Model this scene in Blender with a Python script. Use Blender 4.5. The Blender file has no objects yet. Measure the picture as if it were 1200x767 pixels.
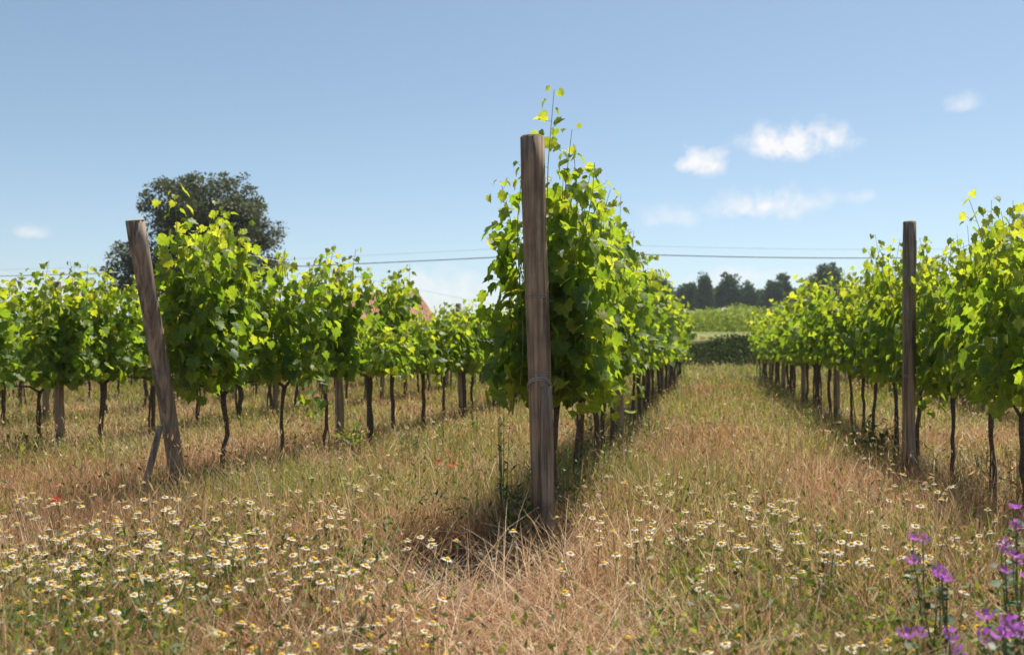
import bpy, math, random
import numpy as np
from mathutils import Vector

# ------------------------------------------------------------------ camera, world, sun, exposure
S = bpy.context.scene
C = S.collection
YAW = math.radians(12.25)                 # the view turns this far left of the vine rows (which run along +Y)
EYE = 1.15
cam_d = bpy.data.cameras.new('camera')
cam = bpy.data.objects.new('camera', cam_d); C.objects.link(cam)
cam_d.sensor_width = 36.0
cam_d.lens = 36.0 * 1050 / 1200
cam_d.clip_start = 0.05; cam_d.clip_end = 6000
cam.location = (0, 0, EYE)
cam.rotation_euler = (math.radians(90 + 1.33), 0, YAW)
cam_d.dof.use_dof = True
cam_d.dof.focus_distance = 5.2
cam_d.dof.aperture_fstop = 2.8
S.camera = cam

SUN_AZ = math.radians(24)                 # clockwise from +Y
SUN_EL = math.radians(65)
world = bpy.data.worlds.new('World'); S.world = world; world.use_nodes = True
sun_d = bpy.data.lights.new('sun', 'SUN'); sun = bpy.data.objects.new('sun', sun_d); C.objects.link(sun)
sun_d.energy = 4.6; sun_d.angle = math.radians(0.53); sun_d.color = (1.0, 0.955, 0.88)
sv = Vector((math.sin(SUN_AZ) * math.cos(SUN_EL), math.cos(SUN_AZ) * math.cos(SUN_EL), math.sin(SUN_EL)))
sun.rotation_euler = sv.to_track_quat('Z', 'Y').to_euler()
S.view_settings.view_transform = 'Standard'
S.view_settings.look = 'None'
S.view_settings.exposure = 0.72
S.view_settings.gamma = 1.0
S.render.engine = 'CYCLES'
S.cycles.use_denoising = True
S.cycles.max_bounces = 7
S.cycles.diffuse_bounces = 4
S.cycles.transmission_bounces = 4
S.cycles.glossy_bounces = 2
S.cycles.caustics_reflective = False
S.cycles.caustics_refractive = False

rng = np.random.default_rng(7)
random.seed(7)
PI = math.pi


def ray(px, z):
    """world x, y of a spot seen at photo column px at depth z"""
    xc = (px - 600) / 1050 * z
    return (-math.sin(YAW) * z + math.cos(YAW) * xc, math.cos(YAW) * z + math.sin(YAW) * xc)


def hgt(py, z):
    return EYE + (408 - py) / 1050 * z


# ------------------------------------------------------------------ the sky with its small clouds
def build_world():
    nt = world.node_tree; nt.nodes.clear()
    N, L = nt.nodes.new, nt.links.new
    out = N('ShaderNodeOutputWorld'); bg = N('ShaderNodeBackground')
    bg.inputs['Strength'].default_value = 0.081
    sky = N('ShaderNodeTexSky'); sky.sky_type = 'NISHITA'; sky.sun_disc = False
    sky.sun_elevation = SUN_EL; sky.sun_rotation = SUN_AZ
    sky.air_density = 0.85; sky.dust_density = 0.6; sky.ozone_density = 1.1; sky.altitude = 60
    tc = N('ShaderNodeTexCoord')
    n1 = N('ShaderNodeTexNoise'); n1.inputs['Scale'].default_value = 26; n1.inputs['Detail'].default_value = 9
    n1.inputs['Roughness'].default_value = 0.62
    L(tc.outputs['Generated'], n1.inputs['Vector'])
    n2 = N('ShaderNodeTexNoise'); n2.inputs['Scale'].default_value = 60; n2.inputs['Detail'].default_value = 6
    L(tc.outputs['Generated'], n2.inputs['Vector'])

    def m(op, a, b=None, c=None, clamp=False):
        n = N('ShaderNodeMath'); n.operation = op; n.use_clamp = clamp
        for i, v in enumerate((a, b, c)):
            if v is None: continue
            if isinstance(v, (int, float)): n.inputs[i].default_value = v
            else: L(v, n.inputs[i])
        return n.outputs[0]

    def dot(v):
        n = N('ShaderNodeVectorMath'); n.operation = 'DOT_PRODUCT'
        L(tc.outputs['Generated'], n.inputs[0]); n.inputs[1].default_value = v
        return n.outputs['Value']
    total = None
    # azimuth from +Y (deg, clockwise), elevation, half width, half height (deg), density
    clouds = [(936, 168, 60, 26, 1.2), (816, 190, 40, 22, 1.0), (900, 242, 60, 24, 1.0), (784, 258, 36, 20, .5),
              (1008, 232, 26, 12, .5), (1126, 122, 20, 14, .5), (540, 345, 120, 34, .72), (36, 273, 24, 9, .5), (880, 325, 90, 16, .5), (600, 262, 40, 12, .25),
              (60, 350, 110, 28, .5)]
    for cx, cy, w, h, dens in clouds:
        x, y = ray(cx, 1.0)
        d = Vector((x, y, (408 - cy) / 1050)).normalized()
        right = Vector((d.y, -d.x, 0)).normalized(); up = right.cross(d).normalized()
        u = m('DIVIDE', dot(right), w / 1050); v = m('DIVIDE', dot(up), h / 1050)
        # flat base, billowing top
        vneg = m('MULTIPLY', m('MINIMUM', v, 0.0), 1.5); vpos = m('MAXIMUM', v, 0.0)
        vv = m('ADD', vneg, vpos)
        r2 = m('ADD', m('POWER', m('ABSOLUTE', u), 2.0), m('POWER', m('ABSOLUTE', vv), 2.0))
        e = m('SUBTRACT', 1.0, m('SQRT', r2))
        front = m('GREATER_THAN', dot(d), 0.3)
        e = m('ADD', e, m('MULTIPLY', m('SUBTRACT', n1.outputs['Fac'], 0.5), 3.4))
        e = m('ADD', e, m('MULTIPLY', m('SUBTRACT', n2.outputs['Fac'], 0.5), 0.8))
        lim = m('SUBTRACT', 1.42, m('SQRT', r2), clamp=True)
        e = m('MULTIPLY', m('MULTIPLY', m('MULTIPLY', e, .95, clamp=True), m('MULTIPLY', lim, 1.3, clamp=True)), dens)
        e = m('MULTIPLY', e, front)
        total = e if total is None else m('ADD', total, e)
    fac = m('MULTIPLY', total, 1.15, clamp=True)
    mix = N('ShaderNodeMix'); mix.data_type = 'RGBA'
    hsv = N('ShaderNodeHueSaturation'); hsv.inputs['Saturation'].default_value = 0.92; hsv.inputs['Hue'].default_value = 0.488; L(sky.outputs[0], hsv.inputs['Color'])
    L(fac, mix.inputs[0]); L(hsv.outputs[0], mix.inputs[6])
    mix.inputs[7].default_value = (7.3, 7.25, 7.35, 1)
    L(mix.outputs[2], bg.inputs['Color'])
    L(bg.outputs[0], out.inputs['Surface'])


build_world()


# ------------------------------------------------------------------ materials
def mat(name):
    m = bpy.data.materials.new(name); m.use_nodes = True
    nt = m.node_tree
    for n in list(nt.nodes): nt.nodes.remove(n)
    return m, nt, nt.nodes.new, nt.links.new


def ramp(nt, stops):
    r = nt.nodes.new('ShaderNodeValToRGB')
    el = r.color_ramp.elements
    el[0].position = stops[0][0]; el[0].color = (*stops[0][1], 1)
    el[1].position = stops[-1][0]; el[1].color = (*stops[-1][1], 1)
    for p, c in stops[1:-1]:
        e = el.new(p); e.color = (*c, 1)
    return r


def leaf_material(name, stops, trans=0.5, tint=(1.5, 1.7, 0.5), rough=0.42, spec=0.5):
    """thin blade: reflects its own colour, lets a yellower light through; 'rnd' picks the colour of each blade"""
    m, nt, N, L = mat(name)
    out = N('ShaderNodeOutputMaterial')
    at = N('ShaderNodeAttribute'); at.attribute_name = 'rnd'
    r = ramp(nt, stops); L(at.outputs['Fac'], r.inputs[0])
    tc = N('ShaderNodeTexCoord'); no = N('ShaderNodeTexNoise'); no.inputs['Scale'].default_value = 55; no.inputs['Detail'].default_value = 3
    L(tc.outputs['Object'], no.inputs['Vector'])
    v = ramp(nt, [(0.3, (0.72, 0.76, 0.72)), (0.7, (1.22, 1.18, 1.15))]); L(no.outputs['Fac'], v.inputs[0])
    vm = N('ShaderNodeMix'); vm.data_type = 'RGBA'; vm.blend_type = 'MULTIPLY'; vm.inputs[0].default_value = 1
    L(r.outputs[0], vm.inputs[6]); L(v.outputs[0], vm.inputs[7])
    p = N('ShaderNodeBsdfPrincipled'); p.inputs['Roughness'].default_value = rough
    p.inputs['Specular IOR Level'].default_value = spec
    L(vm.outputs[2], p.inputs['Base Color'])
    mul = N('ShaderNodeMix'); mul.data_type = 'RGBA'; mul.blend_type = 'MULTIPLY'; mul.inputs[0].default_value = 1
    L(vm.outputs[2], mul.inputs[6]); mul.inputs[7].default_value = (*tint, 1)
    t = N('ShaderNodeBsdfTranslucent'); L(mul.outputs[2], t.inputs['Color'])
    mx = N('ShaderNodeMixShader'); mx.inputs[0].default_value = trans
    L(p.outputs[0], mx.inputs[1]); L(t.outputs[0], mx.inputs[2]); L(mx.outputs[0], out.inputs[0])
    return m


def solid(name, col, rough=0.7, metal=0.0, var=0.25, scale=30, bump=0.0, col2=None):
    m, nt, N, L = mat(name)
    out = N('ShaderNodeOutputMaterial'); p = N('ShaderNodeBsdfPrincipled')
    tc = N('ShaderNodeTexCoord'); no = N('ShaderNodeTexNoise'); no.inputs['Scale'].default_value = scale; no.inputs['Detail'].default_value = 6
    L(tc.outputs['Object'], no.inputs['Vector'])
    c2 = col2 or tuple(c * (1 - var) for c in col)
    r = ramp(nt, [(0.3, c2), (0.7, tuple(min(1, c * (1 + var)) for c in col))]); L(no.outputs['Fac'], r.inputs[0])
    L(r.outputs[0], p.inputs['Base Color']); p.inputs['Roughness'].default_value = rough; p.inputs['Metallic'].default_value = metal
    if bump:
        b = N('ShaderNodeBump'); b.inputs['Strength'].default_value = bump; b.inputs['Distance'].default_value = 0.01
        L(no.outputs['Fac'], b.inputs['Height']); L(b.outputs[0], p.inputs['Normal'])
    L(p.outputs[0], out.inputs[0])
    return m


def wood_material(name, dark, mid, light, moss=0.0, grain=1.0):
    """weathered round timber: long grain, checks, stains"""
    m, nt, N, L = mat(name)
    out = N('ShaderNodeOutputMaterial'); p = N('ShaderNodeBsdfPrincipled'); p.inputs['Roughness'].default_value = 0.85
    p.inputs['Specular IOR Level'].default_value = 0.25
    tc = N('ShaderNodeTexCoord')
    mp = N('ShaderNodeMapping'); mp.inputs['Scale'].default_value = (45 * grain, 45 * grain, 2.2); L(tc.outputs['Object'], mp.inputs[0])
    g = N('ShaderNodeTexNoise'); g.inputs['Scale'].default_value = 1; g.inputs['Detail'].default_value = 8; g.inputs['Roughness'].default_value = 0.65
    L(mp.outputs[0], g.inputs['Vector'])
    mp2 = N('ShaderNodeMapping'); mp2.inputs['Scale'].default_value = (24 * grain, 24 * grain, 1.3); L(tc.outputs['Object'], mp2.inputs[0])
    g2 = N('ShaderNodeTexNoise'); g2.inputs['Scale'].default_value = 1; g2.inputs['Detail'].default_value = 3; L(mp2.outputs[0], g2.inputs['Vector'])
    bl = N('ShaderNodeTexNoise'); bl.inputs['Scale'].default_value = 5.5; bl.inputs['Detail'].default_value = 5; L(tc.outputs['Object'], bl.inputs['Vector'])
    r = ramp(nt, [(0.32, dark), (0.5, mid), (0.72, light)]); L(g.outputs['Fac'], r.inputs[0])
    # long checks (drying cracks)
    ck = ramp(nt, [(0.425, (0.07, 0.06, 0.05)), (0.45, (1, 1, 1))]); L(g2.outputs['Fac'], ck.inputs[0])
    mu = N('ShaderNodeMix'); mu.data_type = 'RGBA'; mu.blend_type = 'MULTIPLY'; mu.inputs[0].default_value = 0.38
    L(r.outputs[0], mu.inputs[6]); L(ck.outputs[0], mu.inputs[7])
    st = ramp(nt, [(0.30, (0.55, 0.55, 0.58)), (0.5, (.95, .95, .95)), (0.7, (1.25, 1.12, 1.0))]); L(bl.outputs['Fac'], st.inputs[0])
    mu2 = N('ShaderNodeMix'); mu2.data_type = 'RGBA'; mu2.blend_type = 'MULTIPLY'; mu2.inputs[0].default_value = 0.9
    L(mu.outputs[2], mu2.inputs[6]); L(st.outputs[0], mu2.inputs[7])
    L(mu2.outputs[2], p.inputs['Base Color'])
    b = N('ShaderNodeBump'); b.inputs['Strength'].default_value = 0.7; b.inputs['Distance'].default_value = 0.008
    ad = N('ShaderNodeMath'); ad.operation = 'ADD'; L(g.outputs['Fac'], ad.inputs[0]); L(ck.outputs[0], ad.inputs[1])
    L(ad.outputs[0], b.inputs['Height']); L(b.outputs[0], p.inputs['Normal'])
    L(p.outputs[0], out.inputs[0])
    return m


M_vine = leaf_material('vine_leaf', [(0.0, (0.080, 0.150, 0.032)), (0.35, (0.135, 0.225, 0.038)), (0.7, (0.205, 0.28, 0.042)), (1.0, (0.29, 0.33, 0.065))],
                       trans=0.60, tint=(2.2, 1.95, 0.6), rough=0.48, spec=0.35)
M_cane = solid('green_cane', (0.20, 0.22, 0.07), 0.6, var=0.3, scale=8)
M_bark = solid('vine_bark', (0.10, 0.068, 0.05), 0.95, var=0.5, scale=55, bump=0.9)
M_post = wood_material('post_wood', (0.17, 0.115, 0.075), (0.32, 0.23, 0.155), (0.48, 0.37, 0.26))
M_post_grey = wood_material('post_wood_grey', (0.16, 0.12, 0.09), (0.29, 0.22, 0.165), (0.45, 0.36, 0.275), grain=1.0)
M_endgrain = solid('post_end_grain', (0.30, 0.27, 0.13), 0.9, var=0.35, scale=60, bump=0.5)
M_wire = solid('galvanised_wire', (0.36, 0.35, 0.34), 0.5, metal=0.7, var=0.2, scale=20)
M_cable = solid('black_cable', (0.06, 0.065, 0.07), 0.6, var=0.1)
M_dry = leaf_material('dry_grass', [(0.0, (0.14, 0.070, 0.042)), (0.2, (0.29, 0.155, 0.088)), (0.5, (0.49, 0.305, 0.175)), (0.8, (0.66, 0.48, 0.29)), (1.0, (0.82, 0.71, 0.50))],
                      trans=0.42, tint=(1.15, 1.05, 0.85), rough=0.6, spec=0.3)
M_red = leaf_material('russet_grass', [(0.0, (0.20, 0.075, 0.045)), (0.5, (0.58, 0.26, 0.155)), (1.0, (0.78, 0.47, 0.32))],
                      trans=0.38, tint=(1.15, 1.0, 0.85), rough=0.7, spec=0.2)
M_green = leaf_material('green_grass', [(0.0, (0.06, 0.10, 0.025)), (0.5, (0.17, 0.215, 0.045)), (0.8, (0.30, 0.32, 0.085)), (1.0, (0.46, 0.44, 0.17))],
                        trans=0.48, tint=(1.5, 1.5, 0.6), rough=0.5, spec=0.4)
M_weed = leaf_material('weed_leaf', [(0.0, (0.03, 0.06, 0.02)), (1.0, (0.09, 0.14, 0.04))], trans=0.35, tint=(1.5, 1.6, 0.6), rough=0.5)
M_bank = leaf_material('bank_leaf', [(0.0, (0.035, 0.055, 0.018)), (0.7, (0.085, 0.11, 0.035)), (1.0, (0.18, 0.19, 0.07))], trans=0.2, tint=(1.3, 1.4, 0.6), rough=0.9, spec=0.05)
M_tree = leaf_material('oak_leaf', [(0.0, (0.06, 0.07, 0.038)), (0.6, (0.105, 0.118, 0.062)), (1.0, (0.21, 0.21, 0.12))], trans=0.3, tint=(1.3, 1.3, 0.7), rough=0.55)
M_pine = leaf_material('pine_needles', [(0.0, (0.055, 0.095, 0.035)), (1.0, (0.13, 0.18, 0.065))], trans=0.15, tint=(1.2, 1.3, 0.8), rough=0.9, spec=0.1)
M_far = leaf_material('far_crop', [(0.0, (0.13, 0.19, 0.035)), (0.6, (0.27, 0.34, 0.07)), (1.0, (0.44, 0.44, 0.18))], trans=0.4, tint=(1.6, 1.5, 0.6), rough=0.6)
M_treebark = solid('tree_bark', (0.13, 0.095, 0.07), 0.95, var=0.4, scale=12, bump=0.5)
M_stalk = solid('flower_stalk', (0.12, 0.16, 0.05), 0.7, var=0.3, scale=20)
M_petal = leaf_material('white_petal', [(0.0, (0.62, 0.58, 0.44)), (1.0, (0.80, 0.78, 0.68))], trans=0.3, tint=(1.05, 1.05, 0.95), rough=0.6, spec=0.2)
M_ypetal = leaf_material('yellow_petal', [(0.0, (0.78, 0.50, 0.03)), (1.0, (0.88, 0.64, 0.06))], trans=0.3, tint=(1.1, 1.0, 0.8), rough=0.6, spec=0.2)
M_disc = solid('flower_disc', (0.78, 0.42, 0.02), 0.8, var=0.25, scale=400, bump=0.6)
M_mallow = leaf_material('mallow_petal', [(0.0, (0.42, 0.10, 0.48)), (1.0, (0.62, 0.25, 0.68))], trans=0.35, tint=(1.1, .95, 1.1), rough=0.6, spec=0.2)
M_poppy = leaf_material('poppy_petal', [(0.0, (0.75, 0.06, 0.02)), (1.0, (0.85, 0.12, 0.04))], trans=0.4, tint=(1.2, 1.0, 0.8), rough=0.5, spec=0.2)
M_roof = solid('roof_tile', (0.42, 0.19, 0.11), 0.85, var=0.25, scale=2.5, bump=0.2)
M_wall = solid('house_plaster', (0.66, 0.58, 0.50), 0.9, var=0.08, scale=1.2)
M_glass = solid('window_glass', (0.05, 0.06, 0.07), 0.15, var=0.2)
M_frame = solid('window_frame', (0.55, 0.5, 0.42), 0.6, var=0.1)
M_util = solid('utility_wood', (0.12, 0.10, 0.085), 0.9, var=0.3, scale=6)


def ground_material():
    m, nt, N, L = mat('earth')
    out = N('ShaderNodeOutputMaterial'); p = N('ShaderNodeBsdfPrincipled'); p.inputs['Roughness'].default_value = 0.97
    p.inputs['Specular IOR Level'].default_value = 0.1
    tc = N('ShaderNodeTexCoord')
    a = N('ShaderNodeTexNoise'); a.inputs['Scale'].default_value = 0.8; a.inputs['Detail'].default_value = 7; L(tc.outputs['Object'], a.inputs['Vector'])
    b = N('ShaderNodeTexNoise'); b.inputs['Scale'].default_value = 28; b.inputs['Detail'].default_value = 8; L(tc.outputs['Object'], b.inputs['Vector'])
    r1 = ramp(nt, [(0.35, (0.10, 0.066, 0.043)), (0.65, (0.20, 0.14, 0.09))]); L(a.outputs['Fac'], r1.inputs[0])
    r2 = ramp(nt, [(0.3, (0.45, 0.42, 0.4)), (0.7, (1.25, 1.2, 1.1))]); L(b.outputs['Fac'], r2.inputs[0])
    mu = N('ShaderNodeMix'); mu.data_type = 'RGBA'; mu.blend_type = 'MULTIPLY'; mu.inputs[0].default_value = 1
    L(r1.outputs[0], mu.inputs[6]); L(r2.outputs[0], mu.inputs[7])
    # far fields: mottled green and straw
    c = N('ShaderNodeTexNoise'); c.inputs['Scale'].default_value = 0.11; c.inputs['Detail'].default_value = 8; L(tc.outputs['Object'], c.inputs['Vector'])
    r3 = ramp(nt, [(0.35, (0.15, 0.18, 0.06)), (0.55, (0.24, 0.24, 0.09)), (0.75, (0.28, 0.28, 0.12))]); L(c.outputs['Fac'], r3.inputs[0])
    sx = N('ShaderNodeSeparateXYZ'); L(tc.outputs['Object'], sx.inputs[0])
    mr = N('ShaderNodeMapRange'); mr.inputs['From Min'].default_value = 30; mr.inputs['From Max'].default_value = 46; L(sx.outputs['Y'], mr.inputs['Value'])
    mx = N('ShaderNodeMix'); mx.data_type = 'RGBA'; L(mr.outputs[0], mx.inputs[0]); L(mu.outputs[2], mx.inputs[6]); L(r3.outputs[0], mx.inputs[7])
    # bare soil patch before the tall post, its colour partly darkened for shade there
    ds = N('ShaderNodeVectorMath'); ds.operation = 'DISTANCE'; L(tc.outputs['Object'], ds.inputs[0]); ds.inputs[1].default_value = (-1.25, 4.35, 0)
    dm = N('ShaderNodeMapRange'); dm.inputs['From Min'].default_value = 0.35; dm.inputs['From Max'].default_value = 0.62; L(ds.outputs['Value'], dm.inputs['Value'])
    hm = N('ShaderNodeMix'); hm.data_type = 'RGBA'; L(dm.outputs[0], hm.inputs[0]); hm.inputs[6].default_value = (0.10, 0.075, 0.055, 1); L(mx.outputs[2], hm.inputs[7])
    # leafy dark turf on the bank
    b0 = ramp(nt, [(0.0, (0, 0, 0)), (0.02, (1, 1, 1)), (0.5, (1, 1, 1)), (0.52, (0, 0, 0))]); bm = N('ShaderNodeMapRange'); bm.inputs['From Min'].default_value = 40.4; bm.inputs['From Max'].default_value = 46.6; L(sx.outputs['Y'], bm.inputs['Value']); L(bm.outputs[0], b0.inputs[0])
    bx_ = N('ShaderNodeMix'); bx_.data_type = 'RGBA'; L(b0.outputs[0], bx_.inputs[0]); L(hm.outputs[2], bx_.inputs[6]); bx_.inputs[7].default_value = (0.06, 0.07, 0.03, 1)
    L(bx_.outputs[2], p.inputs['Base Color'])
    bp = N('ShaderNodeBump'); bp.inputs['Strength'].default_value = 0.8; bp.inputs['Distance'].default_value = 0.02
    L(b.outputs['Fac'], bp.inputs['Height']); L(bp.outputs[0], p.inputs['Normal'])
    L(p.outputs[0], out.inputs[0])
    return m


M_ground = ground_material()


# ------------------------------------------------------------------ helpers
def mesh(name, verts, faces, material, rnd=None, smooth=False):
    """verts (n,3); faces list or list of equal-width int arrays; rnd per vertex"""
    me = bpy.data.meshes.new(name)
    verts = np.asarray(verts, dtype=np.float32)
    if isinstance(faces, np.ndarray): faces = [faces]
    if faces and isinstance(faces[0], np.ndarray):
        tot = [len(f) * f.shape[1] for f in faces]
        loops = np.concatenate([f.ravel() for f in faces]).astype(np.int32)
        sizes = np.concatenate([np.full(len(f), f.shape[1]) for f in faces]).astype(np.int32)
        starts = np.concatenate([[0], np.cumsum(sizes)[:-1]]).astype(np.int32)
        me.vertices.add(len(verts)); me.vertices.foreach_set('co', verts.ravel())
        me.loops.add(len(loops)); me.loops.foreach_set('vertex_index', loops)
        me.polygons.add(len(sizes)); me.polygons.foreach_set('loop_start', starts); me.polygons.foreach_set('loop_total', sizes)
        me.update(calc_edges=True)
    else:
        me.from_pydata([tuple(map(float, v)) for v in verts], [], [tuple(int(i) for i in f) for f in faces])
    if smooth: me.polygons.foreach_set('use_smooth', [True] * len(me.polygons))
    if rnd is not None:
        a = me.attributes.new('rnd', 'FLOAT', 'POINT'); a.data.foreach_set('value', np.asarray(rnd, dtype=np.float32))
    me.materials.append(material)
    return me


def link(name, me, parent=None, loc=None, rot=None):
    o = bpy.data.objects.new(name, me); C.objects.link(o)
    if parent: o.parent = parent
    if loc is not None: o.location = loc
    if rot is not None: o.rotation_euler = rot
    return o


def tag(o, label=None, cat=None, group=None, kind=None):
    if label: o['label'] = label
    if cat: o['category'] = cat
    if group: o['group'] = group
    if kind: o['kind'] = kind
    return o


def empty(name, loc, rz=0.0):
    o = bpy.data.objects.new(name, None); C.objects.link(o); o.location = loc; o.rotation_euler = (0, 0, rz); o.empty_display_size = 0.2
    return o


def copy_tree(o, parent=None):
    c = o.copy(); C.objects.link(c); c.parent = parent
    for ch in list(o.children): copy_tree(ch, c)
    return c


class MB:
    """collects tubes and boxes into one mesh"""
    def __init__(s): s.v = []; s.f = []

    def tube(s, pts, rad, n=8, cap=True, rough=0.0, seed=0):
        rs = np.random.default_rng(seed)
        pts = [Vector(p) for p in pts]; base = len(s.v)
        if not hasattr(rad, '__len__'): rad = [rad] * len(pts)
        ref = Vector((1, 0, 0.01)).normalized()
        ring_noise = rs.normal(0, rough, n) if rough else np.zeros(n)
        for i, p in enumerate(pts):
            t = (pts[min(i + 1, len(pts) - 1)] - pts[max(i - 1, 0)])
            t = t.normalized() if t.length > 1e-9 else Vector((0, 0, 1))
            r = ref - t * ref.dot(t)
            if r.length < 0.1: r = Vector((0, 1, 0)) - t * t.y
            r.normalize(); b = t.cross(r); ref = r
            for k in range(n):
                a = 2 * PI * k / n
                q = rad[i] * (1 + ring_noise[k] + (rs.normal(0, rough * .5) if rough else 0))
                s.v.append(tuple(p + (r * math.cos(a) + b * math.sin(a)) * q))
        for i in range(len(pts) - 1):
            for k in range(n):
                a = base + i * n + k; c = base + i * n + (k + 1) % n
                s.f.append((a, c, c + n, a + n))
        if cap:
            s.f.append(tuple(base + k for k in range(n))[::-1])
            s.f.append(tuple(base + (len(pts) - 1) * n + k for k in range(n)))
        return s

    def box(s, a, b):
        (x0, y0, z0), (x1, y1, z1) = a, b; k = len(s.v)
        s.v += [(x0, y0, z0), (x1, y0, z0), (x1, y1, z0), (x0, y1, z0), (x0, y0, z1), (x1, y0, z1), (x1, y1, z1), (x0, y1, z1)]
        s.f += [tuple(k + i for i in f) for f in ((0, 3, 2, 1), (4, 5, 6, 7), (0, 1, 5, 4), (1, 2, 6, 5), (2, 3, 7, 6), (3, 0, 4, 7))]
        return s

    def me(s, name, m, smooth=True): return mesh(name, s.v, s.f, m, smooth=smooth)

    def build(s, name, m, parent=None, smooth=True): return link(name, s.me(name, m, smooth), parent)


def scatter(name, tv, tf, P, T, Nn, size, rnd, material):
    """many copies of a small blade (tip along +y, normal +z) as ONE mesh"""
    P = np.asarray(P); T = np.asarray(T, dtype=float); Nn = np.asarray(Nn, dtype=float)
    T = T / np.linalg.norm(T, axis=1, keepdims=True)
    X = np.cross(T, Nn); X /= (np.linalg.norm(X, axis=1, keepdims=True) + 1e-9)
    Z = np.cross(X, T)
    tv = np.asarray(tv, dtype=float); size = np.asarray(size)
    if size.ndim == 1: size = np.stack([size] * 3, 1)
    V = P[:, None, :] + (tv[None, :, 0, None] * X[:, None, :] * size[:, None, 0:1] + tv[None, :, 1, None] * T[:, None, :] * size[:, None, 1:2]
                         + tv[None, :, 2, None] * Z[:, None, :] * size[:, None, 2:3])
    k = len(tv)
    F = [(np.asarray(f)[None] + (np.arange(len(P)) * k)[:, None, None]).reshape(-1, np.asarray(f).shape[1]) for f in tf]
    return mesh(name, V.reshape(-1, 3), F, material, rnd=np.repeat(rnd, k))


# blade templates
def vine_leaf_template():
    half = [(0.12, -0.15), (0.34, -0.15), (0.50, 0.00), (0.42, 0.13), (0.58, 0.32), (0.40, 0.40), (0.35, 0.64), (0.17, 0.62)]
    pts = [(0, 0.0)] + half + [(0, 0.90)] + [(-x, y) for x, y in half[::-1]]
    v = []
    for i, (x, y) in enumerate(pts):
        z = 0.42 * abs(x) - 0.30 * max(y, 0) ** 2 - (0.10 if i % 2 else 0) * abs(x)
        v.append((x, y, z))
    v.append((0, 0.28, -0.02)); c = len(v) - 1; n = len(pts)
    return v, [np.array([(c, i, (i + 1) % n) for i in range(n)])]


VL_V, VL_F = vine_leaf_template()
VS_V = [(0, 0, 0), (.42, -.12, .08), (.5, .3, .1), (.3, .6, 0), (0, .85, -.15), (-.3, .6, 0), (-.5, .3, .1), (-.42, -.12, .08)]
VS_F = [np.array([(0, 1, 2, 3), (0, 3, 4, 5)]), np.array([(0, 5, 6), (0, 6, 7)])]
VS_F = [np.array([(0, 1, 2, 3), (5, 6, 7, 0), (0, 3, 4, 5)])]
QL_V = [(0, 0, 0), (.3, .45, .06), (0, 1, -.05), (-.3, .45, .06)]
QL_F = [np.array([(0, 1, 2, 3)])]


# ------------------------------------------------------------------ the ground
def vnoise(x, y, s, seed):
    """smooth value noise in 0..1"""
    r = np.random.default_rng(seed).random((64, 64)); u = x * s + 100; v = y * s + 100
    i = np.floor(u).astype(int); j = np.floor(v).astype(int); fu = u - i; fv = v - j
    fu = fu * fu * (3 - 2 * fu); fv = fv * fv * (3 - 2 * fv)
    g = lambda a, b: r[a % 64, b % 64]
    return (g(i, j) * (1 - fu) + g(i + 1, j) * fu) * (1 - fv) + (g(i, j + 1) * (1 - fu) + g(i + 1, j + 1) * fu) * fv


def h_ground(x, y):
    x = np.asarray(x, float); y = np.asarray(y, float)

    def ss(a, b, v):
        t = np.clip((v - a) / (b - a), 0, 1); return t * t * (3 - 2 * t)
    w = 1.5 * np.sin(x * 0.13 + 1)
    h = 0.25 * ss(30, 40, y + w)
    side = 0.25 + 0.75 * ss(-26, -6, x)
    h = h + side * (1.35 * ss(41.5, 44.5, y + w * .5) + 0.5 * ss(45, 54, y) + 2.0 * ss(54, 100, y) + 3.0 * ss(100, 170, y))
    h = h + 2.0 * ss(0, 60, x) * ss(50, 110, y)
    h = h + 0.03 * np.sin(x * 0.7 + 1.3) * np.sin(y * 0.55) * ss(2, 5, np.hypot(x, y))
    return h


def build_ground():
    def axis(lim, n0, d0, g):
        a = [0.0]; d = d0
        while a[-1] < lim:
            a.append(a[-1] + d); d = d0 if len(a) < n0 else d * g
        return a
    xp = axis(2500, 60, .7, 1.12); xs = np.array([-v for v in xp[::-1][:-1]] + xp)
    yp = axis(2500, 240, .7, 1.12); yn = axis(60, 10, 1.0, 1.3); ys = np.array([-v for v in yn[::-1][:-1]] + yp)
    X, Y = np.meshgrid(xs, ys); Z = h_ground(X, Y)
    n, m_ = X.shape
    idx = np.arange(n * m_).reshape(n, m_)
    F = np.stack([idx[:-1, :-1], idx[:-1, 1:], idx[1:, 1:], idx[1:, :-1]], -1).reshape(-1, 4)
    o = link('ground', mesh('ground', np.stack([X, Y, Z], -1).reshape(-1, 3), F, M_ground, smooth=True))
    tag(o, 'dry earth ground under the vineyard grass', 'ground', kind='structure')


build_ground()


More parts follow.
